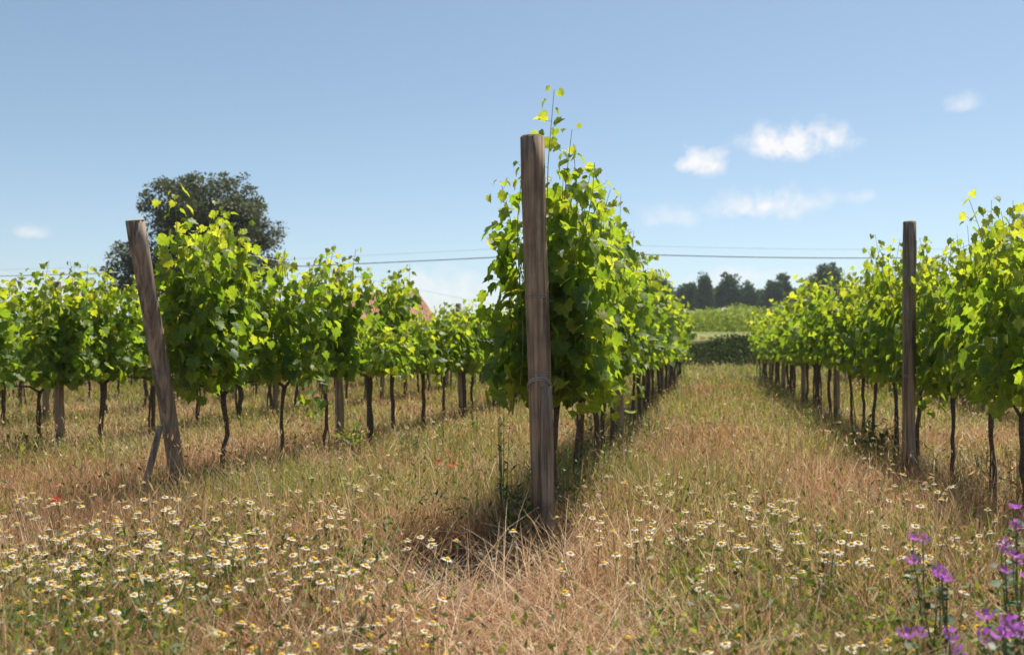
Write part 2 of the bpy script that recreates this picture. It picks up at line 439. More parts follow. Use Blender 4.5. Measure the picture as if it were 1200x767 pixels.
# ------------------------------------------------------------------ grapevines
def shoot_paths(rs, H, n, spread, extra):
    paths = []
    for i in range(n):
        y0 = rs.uniform(-spread, spread); x0 = rs.normal(0, .04)
        L = (H - 0.84) * rs.uniform(.78, 1.1)
        dx = rs.normal(0, .15); dy = rs.normal(0, .10); bend = rs.normal(0, .12)
        t = np.linspace(0, 1, 9)
        x = x0 + dx * t + bend * t * t + .03 * np.sin(t * 7 + i); y = y0 + dy * t + .03 * np.cos(t * 6 + i * 2)
        z = .84 + L * t
        if rs.random() < .22:      # an arching tip
            k = np.clip(t - .7, 0, 1) / .3; x = x + np.sign(dx + 1e-6) * .2 * k; z = z - .22 * k * k
        paths.append(np.stack([x, y, z], 1))
    for i in range(max(3, n // 4)):  # hanging laterals that fill the sides and the skirt
        s = rs.choice([-1, 1]); y0 = rs.uniform(-spread, spread); z0 = rs.uniform(.95, 1.5); t = np.linspace(0, 1, 7)
        out = rs.uniform(.16, .30); drop = rs.uniform(.08, .40)
        paths.append(np.stack([s * out * np.sin(t * 1.5), y0 + rs.normal(0, .12) * t, z0 + .08 * np.sin(t * 3) - drop * t * t], 1))
    for e in extra:
        paths.append(np.array(e, float))
    return paths


def make_vine(seed, H=2.0, n=12, spread=.50, hi=True, extra=(), trunk_lean=0.0):
    rs = np.random.default_rng(seed)
    root = empty('grapevine', (0, 0, 0))
    # trunk, gnarled head and the two cordon arms
    tb = MB(); z = np.linspace(-.08, .80, 9)
    wx = np.cumsum(rs.normal(0, .010, 9)); wy = np.cumsum(rs.normal(0, .011, 9)) + trunk_lean * (z - .8)
    wx -= wx[-1] * np.linspace(0, 1, 9); wy -= wy[-1]
    r0 = rs.uniform(.013, .021)
    rad = [r0 * (1.3 - .35 * k / 8 + .16 * rs.random()) for k in range(9)]; rad[-1] *= 1.45; rad[-2] *= 1.2
    tb.tube([(wx[k], wy[k], z[k]) for k in range(9)], rad, 8 if hi else 6, rough=.2, seed=seed)
    if rs.random() < .45:          # a second, thinner stem from the same stock
        ox, oy = rs.normal(0, .04), rs.choice([-1, 1]) * rs.uniform(.05, .13)
        tb.tube([(ox + rs.normal(0, .01), oy + rs.normal(0, .014), -.08), (ox * .9, oy * 1.1 + rs.normal(0, .02), .25), (ox * .6 + rs.normal(0, .015), oy * .7, .52), (0, oy * .2, .80)], [r0 * .8, r0 * .62, r0 * .6, r0 * .7], 6, rough=.15, seed=seed + 9)
    for sgn in (-1, 1):
        tb.tube([(0, 0, .78), (rs.normal(0, .01), sgn * .14, .85), (rs.normal(0, .012), sgn * .32, .86), (rs.normal(0, .012), sgn * .46, .865)],
                [r0 * 1.05, r0 * .8, r0 * .65, r0 * .4], 6, rough=.12, seed=seed + 3)
    tb.build('trunk', M_bark, root)
    paths = shoot_paths(rs, H, n, spread, extra)
    cb = MB()
    P, T, Nn, SZ, R = [], [], [], [], []
    for pth in paths:
        if hi: cb.tube([tuple(p) for p in pth], list(np.linspace(.0050, .0016, len(pth))), 4, cap=False)
        else: cb.tube([tuple(p) for p in pth[::3]], list(np.linspace(.005, .002, len(pth[::3]))), 3, cap=False)
        seg = np.linalg.norm(np.diff(pth, axis=0), axis=1); L = seg.sum(); cum = np.concatenate([[0], np.cumsum(seg)])
        step = .046 if hi else .072
        side = rs.choice([-1, 1])
        for s in np.arange(.03, L, step):
            tpos = s / L
            c = np.array([np.interp(s, cum, pth[:, j]) for j in range(3)])
            side = -side
            for rep in range(2 if (rs.random() < (.72 if hi else .6) and tpos < .93) else 1):
                az = (0 if side > 0 else PI) + rs.normal(0, .85)
                o = np.array([math.cos(az), math.sin(az), 0])
                pet = rs.uniform(.04, .10) * (1.0 if tpos < .8 else .5)
                if rep: pet += rs.uniform(.03, .1)
                size = rs.uniform(.07, .125) * (1 - .5 * max(0, tpos - .68) / .32) * (1 if hi else 1.22)
                base = c + o * pet + np.array([0, 0, rs.uniform(-.01, .05)])
                tip = o * rs.uniform(.3, 1.0) + np.array([0, 0, -rs.uniform(.25, 1.1)]) + rs.normal(0, .35, 3)
                nor = o * rs.uniform(.2, .9) + np.array([0, 0, rs.uniform(.2, 1.0)]) + rs.normal(0, .5, 3)
                P.append(base); T.append(tip); Nn.append(nor); SZ.append(size)
                R.append(np.clip(rs.normal(.42, .22) + .45 * max(0, tpos - .5) / .5, 0, 1))
                if hi and rs.random() < .25: cb.tube([tuple(c), tuple(base)], [.0014, .001], 3, cap=False)
    cb.build('canes', M_cane, root)
    tv, tf = (VL_V, VL_F) if hi else (VS_V, VS_F)
    fo = link('foliage', scatter('foliage', tv, tf, P, T, Nn, np.array(SZ), np.array(R), M_vine), root)
    return root


used = set()
PROTO = {}
for k in range(9): PROTO['hi%d' % k] = make_vine(100 + k, H=2.02 + .05 * (k % 3), n=12 + k % 3)
for k, hh in enumerate((1.36, 1.50, 1.70, 1.82)): PROTO['sh%d' % k] = make_vine(250 + k, H=hh, n=13)
for k in range(6): PROTO['lo%d' % k] = make_vine(200 + k, H=2.02 + .04 * (k % 3), n=12, hi=False)


def place_vine(key, x, y, sc, label, group, rz=0.0):
    root = PROTO[key]
    o = root if key not in used else copy_tree(root)
    used.add(key)
    o.location = (x, y, float(h_ground(x, y))); o.rotation_euler = (0, 0, rz); o.scale = (sc[0], sc[1], sc[2])
    return tag(o, label, 'grapevine', group)


def custom_vine(key, seed, **kw):
    PROTO[key] = make_vine(seed, **kw)


# the vines that stand closest get a growth of their own
t9 = np.linspace(0, 1, 9)
def climb(x0, x1, y0, y1, z0, z1, wob=.02, ph=0.0):
    return np.stack([x0 + (x1 - x0) * t9 + wob * np.sin(t9 * 7 + ph), y0 + (y1 - y0) * t9, z0 + (z1 - z0) * t9], 1)


custom_vine('centre_first', 301, H=2.16, n=12, spread=.46, extra=[
    climb(.0, .03, -.34, -.34, .9, 2.68), climb(-.15, -.15, -.42, -.38, .9, 2.26), climb(-.17, -.14, -.34, -.36, .85, 2.18, ph=2), climb(-.22, -.24, -.30, -.2, .75, 1.75),
    climb(-.26, -.24, -.3, -.2, .88, 1.45), climb(-.28, -.22, -.2, -.1, .98, 1.5), climb(-.2, -.22, -.25, -.3, 1.2, .86),
    climb(.08, .13, -.34, -.3, .9, 2.45), climb(.13, .15, -.3, -.22, .9, 2.38, ph=3), climb(.18, .20, -.3, -.2, .9, 2.15), climb(.14, .20, -.1, .05, .9, 2.3),
    climb(.23, .22, -.2, 0, .9, 2.0), climb(.13, .17, -.3, -.35, 1.3, .66), climb(.10, .12, -.3, -.3, .9, 1.9, ph=1)])
custom_vine('centre_second', 302, H=2.26, n=15, spread=.48)
custom_vine('left_first', 303, H=2.06, n=16, spread=.54, extra=[
    np.stack([.05 + .0 * t9, -.58 + 0 * t9, .8 + 1.2 * t9], 1), np.stack([.12 + .04 * t9, -.40 + 0 * t9, .9 + 1.28 * t9], 1),
    np.stack([-.05 + .0 * t9, -.50 - .1 * t9, .9 + 1.45 * t9], 1),
    np.stack([.0 + .1 * t9, -.30 + .12 * t9, .9 + 1.30 * t9], 1),
    np.stack([.02 - .05 * t9, -.62 + .02 * t9, .8 + 1.25 * t9], 1),
    np.stack([.12 + .12 * t9, -.55 + .1 * t9, 1.0 + 1.0 * t9], 1),
    np.stack([.1 + .1 * t9, -.45 + .1 * t9, .75 + .8 * t9], 1)])
custom_vine('left_second', 304, H=1.95, n=14, spread=.46, extra=[np.stack([.2 + .03 * t9, .1 + 0 * t9, 1.2 - .75 * t9], 1)])
custom_vine('right_near', 305, H=2.04, n=13, spread=.47, extra=[
    np.stack([.0 + .1 * t9, .1 + .12 * t9, .9 + 1.35 * t9], 1)])
custom_vine('right_second', 306, H=2.02, n=13, spread=.45, extra=[np.stack([-.2 + 0 * t9, .25 + .05 * t9, 1.2 - .7 * t9], 1)])

ORD = ['first', 'second', 'third', 'fourth', 'fifth', 'sixth', 'seventh', 'eighth', 'ninth', 'tenth', 'eleventh', 'twelfth']
ROWS = {
    # name: (x, first y, last y, height scale, custom keys for the first vines, posts)
    'centre': dict(x=-.92, y0=5.50, y1=33, hs=1.08, first=['centre_first', 'centre_second']),
    'left': dict(x=-3.65, y0=6.32, y1=33, hs=.96, first=['left_first', 'left_second']),
    'right': dict(x=1.84, y0=4.55, y1=33, hs=1.04, first=['hi3', 'hi6', 'right_near', 'right_second']),
    'l2': dict(x=-6.40, y0=6.55, y1=33, hs=.98, first=[]),
    'l3': dict(x=-9.12, y0=8.3, y1=33, hs=.92, first=[]),
    'l4': dict(x=-11.85, y0=11.6, y1=33, hs=.92, first=[]),
    'l5': dict(x=-14.6, y0=15.6, y1=33, hs=.92, first=[]),
    'l6': dict(x=-17.3, y0=19.5, y1=33, hs=.92, first=[]),
    'r2': dict(x=4.55, y0=10.5, y1=33, hs=1.0, first=[]),
    'r3': dict(x=7.3, y0=18.0, y1=33, hs=1.0, first=[]),
}
PHRASE = {
    'centre': 'behind the tall thick post, in the centre row',
    'left': 'behind the leaning post, in its row',
    'right': 'in the row right of the grassy path',
}
FARLAB = {
    'centre': ('small distant grapevine at the far end of the centre row', 'vines at the far end of the centre row'),
    'left': ('small distant grapevine at the far end of the leaning post\'s row', 'vines at the far end of the row behind the leaning post'),
    'right': ('small distant grapevine at the far end of the row right of the path', 'vines at the far end of the row right of the path'),
    'l2': ('grapevine in the row just beyond the leaning post\'s row', 'vines of the row just beyond the leaning post\'s row'),
    'l3': ('grapevine in the second row beyond the leaning post\'s row', 'vines of the second row beyond the leaning post\'s row'),
    'l4': ('grapevine in the third row beyond the leaning post\'s row', 'vines of the third row beyond the leaning post\'s row'),
    'l5': ('grapevine in the fourth row beyond the leaning post\'s row', 'vines of the fourth row beyond the leaning post\'s row'),
    'l6': ('grapevine in the fifth row beyond the leaning post\'s row', 'vines of the fifth row beyond the leaning post\'s row'),
    'r2': ('grapevine in the row glimpsed behind the right hand row', 'vines of the row behind the right hand row'),
    'r3': ('grapevine in the second row glimpsed behind the right hand row', 'vines of the second row behind the right hand row'),
}
rv = np.random.default_rng(11)
for rn, R_ in ROWS.items():
    y = R_['y0']; i = 0
    while y < R_['y1']:
        dist = math.hypot(R_['x'], y)
        if i < len(R_['first']): key = R_['first'][i]; sc = (1, 1, 1) if rn != 'right' else (.74, .94, .97)
        else:
            key = ('hi%d' % rv.integers(9)) if dist < 13.5 else ('lo%d' % rv.integers(6))
            f = R_['hs'] * rv.uniform(.93, 1.06)
            if rn == 'left' and i in (3, 5, 6, 7): key = {3: 'sh0', 5: 'sh1', 6: 'sh2', 7: 'sh3'}[i]; f = 1.0
            elif rn == 'left' and i > 7: f = .93
            if rn == 'l2' and 12 < y < 22: f = .88
            sc = (rv.uniform(.95, 1.15) * (.78 if rn == 'right' and dist < 14 else 1), rv.uniform(.95, 1.05), f)
        if rn in PHRASE and i < 12:
            if rn == 'right':
                lab = '%s grapevine beyond the straight post, in the row right of the path' % ORD[i - 5] if i > 4 else \
                    ['grapevine past the right edge, nearest in its row', 'grapevine cut by the right edge of the photo', 'tall leafy grapevine beside the right edge, shoots reaching highest in its row',
                     'leafy grapevine two trunks before the straight post, in the right row', 'leafy grapevine just before the straight post, in the right row'][i]
            else: lab = '%s grapevine %s' % (ORD[i], PHRASE[rn])
            grp = {'centre': 'vines of the centre row', 'left': 'vines of the leaning post\'s row', 'right': 'vines of the row right of the path'}[rn]
        else: lab, grp = FARLAB[rn]
        if rn == 'left' and i in (2, 4): sc = (sc[0], {2: .74, 4: .62}[i], sc[2])
        place_vine(key, R_['x'] + rv.normal(0, .035), y + rv.normal(0, .04), sc, lab, grp, rz=0 if i < len(R_['first']) else (PI if rv.random() < .5 else 0))
        y += .98 if rn != 'right' else 1.0; i += 1
for k in list(PROTO):
    if k not in used:
        for ch in list(PROTO[k].children): bpy.data.objects.remove(ch)
        bpy.data.objects.remove(PROTO[k])


# ------------------------------------------------------------------ wooden posts
def wooden_post(loc, h, r0, r1, lean, label, material, loops=(), group=None, seed=0, hi=False, sway=0.0):
    x, y = loc; g = float(h_ground(x, y))
    root = empty('wooden_post', (x, y, g))
    n = 20 if hi else 10
    m_ = 14 if hi else 5
    z = np.linspace(-.15, h, m_)
    pts = [(lean[0] * max(t, 0) / h + sway * math.sin(t * 2.2), lean[1] * max(t, 0) / h, t) for t in z]
    rad = [r0 + (r1 - r0) * max(t, 0) / h for t in z]
    MB().tube(pts, rad, n, cap=True, rough=.035, seed=seed).build('timber', material, root)
    # sawn top, a few millimetres proud
    p = Vector(pts[-1]); d = (Vector(pts[-1]) - Vector(pts[-2])).normalized()
    MB().tube([p - d * .002, p + d * .006], [r1 * 1.0, r1 * .93], n, cap=True).build('sawn_top', M_endgrain, root)
    for zl, tail in loops:
        i = zl / h; c = Vector((lean[0] * i + sway * math.sin(zl * 2.2), lean[1] * i, zl)); rr = r0 + (r1 - r0) * i + .003
        w = MB()
        for q in range(2):
            w.tube([(c.x + rr * math.cos(a), c.y + rr * math.sin(a), c.z + q * .012 + .012 * math.sin(a + seed) * (1 + 3 * tail)) for a in np.linspace(0, 2 * PI, 22)], .0022 if not tail else .006, 5)
        if tail: w.tube([(c.x + rr, c.y, c.z), (c.x + rr + .025, c.y - .01, c.z + .03), (c.x + rr + .03, c.y, c.z + .06)], .002, 5)
        w.build('wire_loop', M_wire, root)
    return tag(root, label, 'post', group)


wooden_post((-.905, 4.98), 2.34, .060, .068, (-.055, 0), 'tall thick weathered post standing at the head of the centre row', M_post,
            loops=[(1.42, 0), (.99, 0), (.92, 1)], seed=3, hi=True, sway=.006)
wooden_post((-3.65, 5.75), 2.0, .052, .062, (-.06, -.46), 'thick weathered post leaning towards the viewer at its row end', M_post_grey,
            loops=[(.98, 0), (.62, 0)], seed=5, hi=True, sway=.012)
wooden_post((1.57, 7.70), 2.18, .046, .050, (.03, 0), 'straight weathered post rising above the right row beside the path', M_post_grey,
            loops=[(1.45, 0), (.95, 0)], seed=6, hi=True)
def row_posts(x, ys, h, labels, group):
    for k, y in enumerate(ys):
        lab = labels[min(k, len(labels) - 1)]
        wooden_post((x, y), h[k % len(h)], .045, .043, (random.uniform(-.05, .05), random.uniform(-.05, .05)), lab, M_post_grey, group=group, seed=k)


row_posts(-.92, [9.75, 14.4, 19.0, 23.6], [2.33, 2.25], ['second post of the centre row, its grey top poking above the leaves',
          'distant post buried in the leaves of the centre row'], 'posts within the centre row')
row_posts(-3.65, [8.58, 13.2, 17.8, 22.4], [1.93, 1.85], ['upright post in the row behind the leaning post, top wrapped in leaves',
          'distant post buried in the leaves of the leaning post\'s row'], 'posts within the leaning post\'s row')
row_posts(1.81, [13.5, 18.0, 22.6, 27.2], [2.0, 2.3], ['dark post buried in leaves behind the straight post of the right row',
          'thin distant post sticking up above the right row near the pines', 'distant post buried in the far part of the right row'], 'posts within the right row')
row_posts(-6.42, [7.95, 12.6, 17.2, 21.8], [1.82, 1.7], ['dark post topping the leaves at far left, in the row beyond the leaning post',
          'post buried in the row beyond the leaning post\'s row'], 'posts within the row beyond the leaning post\'s row')
row_posts(-9.12, [11.0, 15.6, 20.2], [1.8], ['post buried in the second row beyond the leaning post\'s row'], 'posts within the second row beyond the leaning post\'s row')
row_posts(4.55, [13.0, 17.6, 22.2], [2.0], ['post glimpsed in the row behind the right hand row'], 'posts within the row behind the right row')

# short stakes that brace the end posts
def stake(pts, r, label, seed, m_=M_post_grey):
    p0 = pts[0]; g = float(h_ground(p0[0], p0[1]))
    mb = MB().tube([(p[0] - p0[0], p[1] - p0[1], p[2]) for p in pts], r, 10, rough=.08, seed=seed)
    o = mb.build('brace_stake', m_); o.location = (p0[0], p0[1], g)
    return tag(o, label, 'stake')


stake([(-.855, 4.90, -.1), (-.862, 4.905, .3), (-.868, 4.91, .7), (-.872, 4.92, .93)], [.042, .038, .036, .030], 'stout split stake tied against the lower part of the tall centre post', 2)
stake([(-3.66, 5.33, -.1), (-3.67, 5.38, .3), (-3.66, 5.50, .62)], [.026, .023, .020], 'short dark stake propped against the foot of the leaning post', 4, M_post_grey)


# trellis wires
def sag_line(a, b, n, sag): return [(a[0] + (b[0] - a[0]) * t, a[1] + (b[1] - a[1]) * t, a[2] + (b[2] - a[2]) * t - sag * 4 * t * (1 - t)) for t in np.linspace(0, 1, n)]


for x, ys, nm in ((-.92, (4.98, 33), 'centre row'), (-3.65, (5.6, 33), 'leaning post\'s row'), (1.81, (4.0, 33), 'row right of the path')):
    for z, hn in ((.87, 'lowest'), (1.42, 'middle'), (1.9, 'topmost')):
        o = MB().tube([(x + .055, y, z) for y in np.linspace(ys[0], ys[1], 12)], .0017, 5).build('trellis_wire', M_wire)
        tag(o, '%s thin trellis wire running through the leaves of the %s' % (hn, nm), 'wire', 'trellis wires')

# ------------------------------------------------------------------ tree builders
def tree(name, x, y, blobs, trunk, material, label, group=None, leaf=.12, nclump=160, per=110, clump_r=.5, seed=0, twig=True, template=(QL_V, QL_F), wide=.55):
    rs = np.random.default_rng(seed); g = float(h_ground(x, y))
    root = empty(name, (x, y, g))
    tb = MB(); r, hfork = trunk
    tb.tube([(0, 0, -.3), (rs.normal(0, .05), 0, hfork * .5), (rs.normal(0, .08), 0, hfork)], [r * 1.25, r, r * .8], 10, rough=.06, seed=seed)
    P, T, Nn, SZ, R = [], [], [], [], []
    vol = np.array([b[1][0] * b[1][1] * b[1][2] for b in blobs]) ** .67; vol /= vol.sum()
    for c, rad in blobs:
        c = np.array(c); rad = np.array(rad)
        for k in range(5):
            d = rs.normal(0, 1, 3); d[2] = abs(d[2]); d /= np.linalg.norm(d); e = c + d * rad * .75
            mid = (np.array([0, 0, hfork]) + e) / 2 + rs.normal(0, .12, 3)
            tb.tube([(0, 0, hfork * .9), tuple(mid), tuple(e)], [r * .55, r * .28, r * .06], 6)
    for k in range(nclump):
        b = blobs[rs.choice(len(blobs), p=vol)]
        d = rs.normal(0, 1, 3); d /= np.linalg.norm(d)
        q = rs.random() ** .38 * rs.uniform(.86, 1.09)
        c = np.array(b[0]) + d * np.array(b[1]) * q
        cr = clump_r * rs.uniform(.6, 1.25); m_ = int(per * rs.uniform(.6, 1.2)); tone = rs.normal(.4, .16)
        ax = rs.normal(0, 1, (m_, 3)); ax /= np.linalg.norm(ax, axis=1, keepdims=True)
        pos = c + ax * (rs.random((m_, 1)) ** .5) * cr * np.array([1, 1, .75])
        P.append(pos); T.append(ax + rs.normal(0, .5, (m_, 3))); Nn.append(rs.normal(0, 1, (m_, 3)) + np.array([0, 0, .6]))
        SZ.append(leaf * rs.uniform(.6, 1.3, m_)); R.append(np.clip(tone + rs.normal(0, .16, m_), 0, 1))
        if twig and q > .7: tb.tube([tuple(c - d * cr), tuple(c + d * cr * .4)], [r * .07, r * .02], 4, cap=False)
    tb.build('trunk', M_treebark, root)
    SZ = np.concatenate(SZ); SZ3 = np.stack([SZ * wide * 2, SZ, SZ], 1)
    link('crown', scatter('crown', template[0], template[1], np.concatenate(P), np.concatenate(T), np.concatenate(Nn), SZ3, np.concatenate(R), material), root)
    return tag(root, label, 'tree', group)


tx, ty = ray(238, 40)
tree('holm_oak', tx, ty, [((.4, 0, 6.2), (2.8, 2.8, 2.85)), ((.9, .5, 5.3), (2.5, 2.6, 2.6)), ((-1.0, 0, 6.9), (2.0, 2.0, 2.0)), ((-3.2, -.5, 4.6), (1.5, 1.5, 1.45)), ((0, 0, 3.6), (2.6, 2.4, 1.4))],
     (.28, 2.2), M_tree, 'large round dark grey-green tree rising behind the vines beyond the leaning post', leaf=.14, nclump=760, per=95, clump_r=.38, seed=21)

# distant pines on the rise
PINES = [
    (776, 326, 150, 12, 1.0, 'half-hidden dark pine showing just over the end of the centre row'), (801, 333, 158, 10, .9, 'small dark pine, first clear of the centre row leaves'),
    (811, 331, 150, 11, 1.0, 'narrow dark pine left of the upright darker pine'),
    (825, 322, 140, 13, 1.0, 'dark upright pine left of the broadest pine on the rise'), (852, 322, 142, 21, 1.0, 'broadest rounded pine in the middle of the distant line'),
    (878, 331, 150, 12, .8, 'short slanting pine just right of the broadest pine'), (890, 340, 156, 13, .8, 'low rounded pine in the dip of the distant line'),
    (905, 328, 146, 13, .9, 'rounded pine left of the thin airy pine'), (920, 319, 150, 9, .45, 'thin airy pine with sky showing through its crown'),
    (948, 325, 138, 14, 1.0, 'dark pine at the left foot of the tallest pine clump'), (962, 311, 136, 18, 1.0, 'tallest spreading pine, nearest the right row leaves'),
    (978, 308, 140, 12, .7, 'pine partly behind the tallest one, over the right row'),
    (789, 338, 165, 12, .8, 'low pine between the centre row leaves and the first clear pine'), (838, 336, 168, 12, .9, 'low pine in the notch before the broadest pine'),
    (866, 339, 168, 11, .8, 'low pine filling the notch after the broadest pine'), (898, 344, 170, 14, .7, 'lowest pine crown in the middle of the distant dip'),
    (932, 338, 165, 13, .8, 'low pine behind the thin airy one'), (768, 322, 150, 11, .8, 'pine almost hidden by the end of the centre row')]
for i, (px, ytop, z, wpx, dens, lab) in enumerate(PINES):
    x, y = ray(px, z); g = float(h_ground(x, y)); top = hgt(ytop, z) - g; w = wpx / 1050 * z
    cz = top * .56; rz = top * .44
    rs = np.random.default_rng(50 + i)
    w = w * rs.uniform(.7, 1.0)
    blobs = [((0, 0, cz - rz * .2), (w * .85, w * .85, rz * .8)), ((rs.normal(0, .1) * w, 0, cz + rz * .55), (w * .42, w * .42, rz * .5)), ((rs.normal(0, .3) * w, 0, cz + rz * .3), (w * .6, w * .6, rz * .68)), ((-w * .45, 0, cz - rz * .2), (w * .5, w * .5, rz * .5)), ((w * .5, 0, cz - rz * .1), (w * .5, w * .5, rz * .5))]
    tree('pine_tree', x, y, blobs, (.16, top * .35), M_pine, lab, 'pines along the distant rise', leaf=.42, nclump=int(120 * dens), per=40, clump_r=.6, seed=60 + i, twig=False)
for i, (px, ytop, z, w, lab) in enumerate([(836, 364, 78, 1.6, 'bright green rounded bush below the broadest pine'), (873, 357, 84, 1.9, 'bright green bush on the slope below the slanting pine'),
                                           (925, 357, 96, 2.6, 'pale green bush on the slope left of the thin distant post')]):
    x, y = ray(px, z); g = float(h_ground(x, y)); top = hgt(ytop, z) - g
    o = tree('bush', x, y, [((0, 0, top * .55), (w, w, top * .45))], (.06, top * .3), M_far, lab, leaf=.22, nclump=36, per=60, clump_r=.45, seed=90 + i, twig=False)
    o['category'] = 'bush'


# ------------------------------------------------------------------ house with the red tiled roof
def house():
    z = 78; x, y = ray(452, z); g = float(h_ground(x, y))
    root = empty('house', (x, y, g), YAW + math.radians(6))
    W, D, eave, ridge = 4.2, 3.4, hgt(376, z) - g, hgt(343, z) - g
    mb = MB(); mb.box((-W, -D, -.3), (W, D, eave))
    mb.build('wall', M_wall, root, smooth=False)
    v, f = [], []
    nx = 120                                     # ribbed clay tiles on both slopes
    for s in (-1, 1):
        for j in range(9):
            t = j / 8
            for i in range(nx + 1):
                xx = (-W - .35 + (2 * W + .7) * i / nx) * (1 - .38 * t)
                v.append((xx, s * (D + .45) * (1 - t), eave - .18 + (ridge - eave + .2) * t + .05 * abs(math.sin(i * PI / 3)) + (.03 if j % 2 else 0)))
    n1 = nx + 1
    for s in range(2):
        for j in range(8):
            for i in range(nx):
                a = s * 9 * n1 + j * n1 + i; f.append((a, a + 1, a + 1 + n1, a + n1))
    for e in (0, nx):                              # the hipped ends
        for j in range(8): f.append((j * n1 + e, (j + 1) * n1 + e, 9 * n1 + (j + 1) * n1 + e, 9 * n1 + j * n1 + e))
    rf = link('roof', mesh('roof', v, f, M_roof), root)
    mb = MB(); mb.box((1.3, -.2, ridge - .6), (1.75, .25, ridge + .12)); mb.build('chimney', M_wall, rf, smooth=False)
    for wx in (-2.6, 0.2, 2.6):
        fr = MB().box((wx - .5, -D - .05, eave - 1.7), (wx + .5, -D + .02, eave - .5)).build('window', M_frame, root, smooth=False)
        MB().box((wx - .42, -D - .07, eave - 1.62), (wx + .42, -D - .052, eave - .58)).build('pane', M_glass, fr, smooth=False)
    tag(root, 'low house with a faded red tiled roof showing above the left vines', 'house')


house()


# ------------------------------------------------------------------ utility line across the field
def utility():
    def pole(px, z, top, label, hy):
        x, y = ray(px, z); g = float(h_ground(x, y)); root = empty('utility_pole', (x, y, g))
        H = top - g
        MB().tube([(0, 0, -.4), (0, 0, H)], [.13, .09], 12).build('mast', M_util, root)
        MB().box((-.06, -.5, H - .35), (.06, .5, H - .25)).build('crossarm', M_util, root, smooth=False)
        tag(root, label, 'utility pole'); return (x, y)
    a = pole(690, 40, hgt(284, 40), 'slim utility pole hidden behind the leaves of the centre row', 0)
    b = pole(-420, 78, hgt(318, 78), 'utility pole past the left edge that carries the cables', 0)
    c = pole(1420, 44, hgt(280, 44), 'utility pole past the right edge that carries the cables', 0)
    for k, (dz, r, nm) in enumerate(((-.45, .022, 'thicker lower'), (-.05, .005, 'thin faint upper'))):
        za, zb, zc = hgt(284, 40), hgt(318, 78), hgt(280, 44)
        pts = sag_line((b[0], b[1], zb + dz), (a[0], a[1], za + dz), 24, .55) + sag_line((a[0], a[1], za + dz), (c[0], c[1], zc + dz), 24, .35)[1:]
        o = MB().tube(pts, r, 6).build('overhead_cable', M_cable)
        tag(o, '%s overhead cable crossing the sky low above the vines' % nm, 'cable', 'overhead cables')


utility()


# ------------------------------------------------------------------ far vegetation masses
def far_masses():
    rs = np.random.default_rng(5)
    # scrub on the bank
    n = 52000; x = rs.uniform(-14, 26, n); y = rs.uniform(40.6, 43.1, n) + .5 * np.sin(x * .9); z = h_ground(x, y) + rs.random(n) ** 1.2 * (.12 + .75 * vnoise(x, y, .9, 51) * vnoise(x, y, 2.7, 52))
    o = link('undergrowth', scatter('undergrowth', QL_V, QL_F, np.stack([x, y, z], 1), rs.normal(0, 1, (n, 3)) + [0, 0, .6], rs.normal(0, 1, (n, 3)), rs.uniform(.07, .17, n), np.clip(rs.normal(.35, .25, n), 0, 1), M_bank))
    tag(o, 'dark scrubby growth on the bank at the end of the grassy path', 'undergrowth', kind='stuff')
    # the planted terrace above it: rows across the view
    P, R, SZ = [], [], []
    for k, yr in enumerate(np.arange(51.5, 64, 2.4)):
        m_ = 15000; xx = rs.uniform(-22, 40, m_); yy = yr + rs.normal(0, .18, m_); hh = 1.0 + .22 * np.sin(xx * 3.1 + k) + .15 * np.sin(xx * 7.7)
        P.append(np.stack([xx, yy, h_ground(xx, yy) + rs.random(m_) * hh], 1)); R.append(np.clip(rs.normal(.10, .2, m_) + .5 * vnoise(xx, yy, 1.6, 56), 0, 1)); SZ.append(rs.uniform(.09, .2, m_))
    for k, yr in enumerate(np.arange(66, 112, 3.4)):
        m_ = 8000; xx = rs.uniform(-26, 60, m_); yy = yr + rs.normal(0, .3, m_) + xx * .04
        P.append(np.stack([xx, yy, h_ground(xx, yy) + rs.random(m_) * (.5 + .6 * vnoise(xx, yy, .35, 55))], 1)); R.append(np.clip(rs.normal(.35, .2, m_) + .8 * vnoise(xx, yy, .15, 54), 0, 1)); SZ.append(rs.uniform(.15, .34, m_))
    P = np.concatenate(P); n = len(P)
    o = link('vegetation', scatter('vegetation', QL_V, QL_F, P, rs.normal(0, .5, (n, 3)) + [0, 0, 1], rs.normal(0, 1, (n, 3)), np.concatenate(SZ), np.concatenate(R), M_far))
    tag(o, 'massed rows of young vines covering the distant terraces', 'distant vines', kind='stuff')


far_masses()


# ------------------------------------------------------------------ grass
def cam_z(x, y): return -math.sin(YAW) * x + math.cos(YAW) * y
def cam_px(x, y):
    z = np.maximum(cam_z(x, y), .1); return 600 + 1050 * (math.cos(YAW) * x + math.sin(YAW) * y) / z


def spots(n, z0, z1, falloff, rs, wide=1.38):
    """random ground spots in a fan in front of the viewer, thinning with distance"""
    u = rs.random(n); e = 2 - falloff
    z = (z0 ** e + u * (z1 ** e - z0 ** e)) ** (1 / e)
    xc = (rs.random(n) - .5) * wide * z + rs.normal(0, .25, n)
    return -math.sin(YAW) * z + math.cos(YAW) * xc, math.cos(YAW) * z + math.sin(YAW) * xc, z


def bare(x, y):
    """the bare dark patch of soil in front of the big post"""
    d = ((x + 1.22) / .36) ** 2 + ((y - 4.30) / .42) ** 2
    return np.exp(-np.maximum(d - .5, 0) * 2.2)


def low(x, y):
    z = cam_z(x, y); c = -.60 - (z - 3) * .26
    return np.exp(-((x - c) / .58) ** 2) * np.clip((z - 1.9) / .7, 0, 1) * np.clip((5.15 - z) / .4, 0, 1)


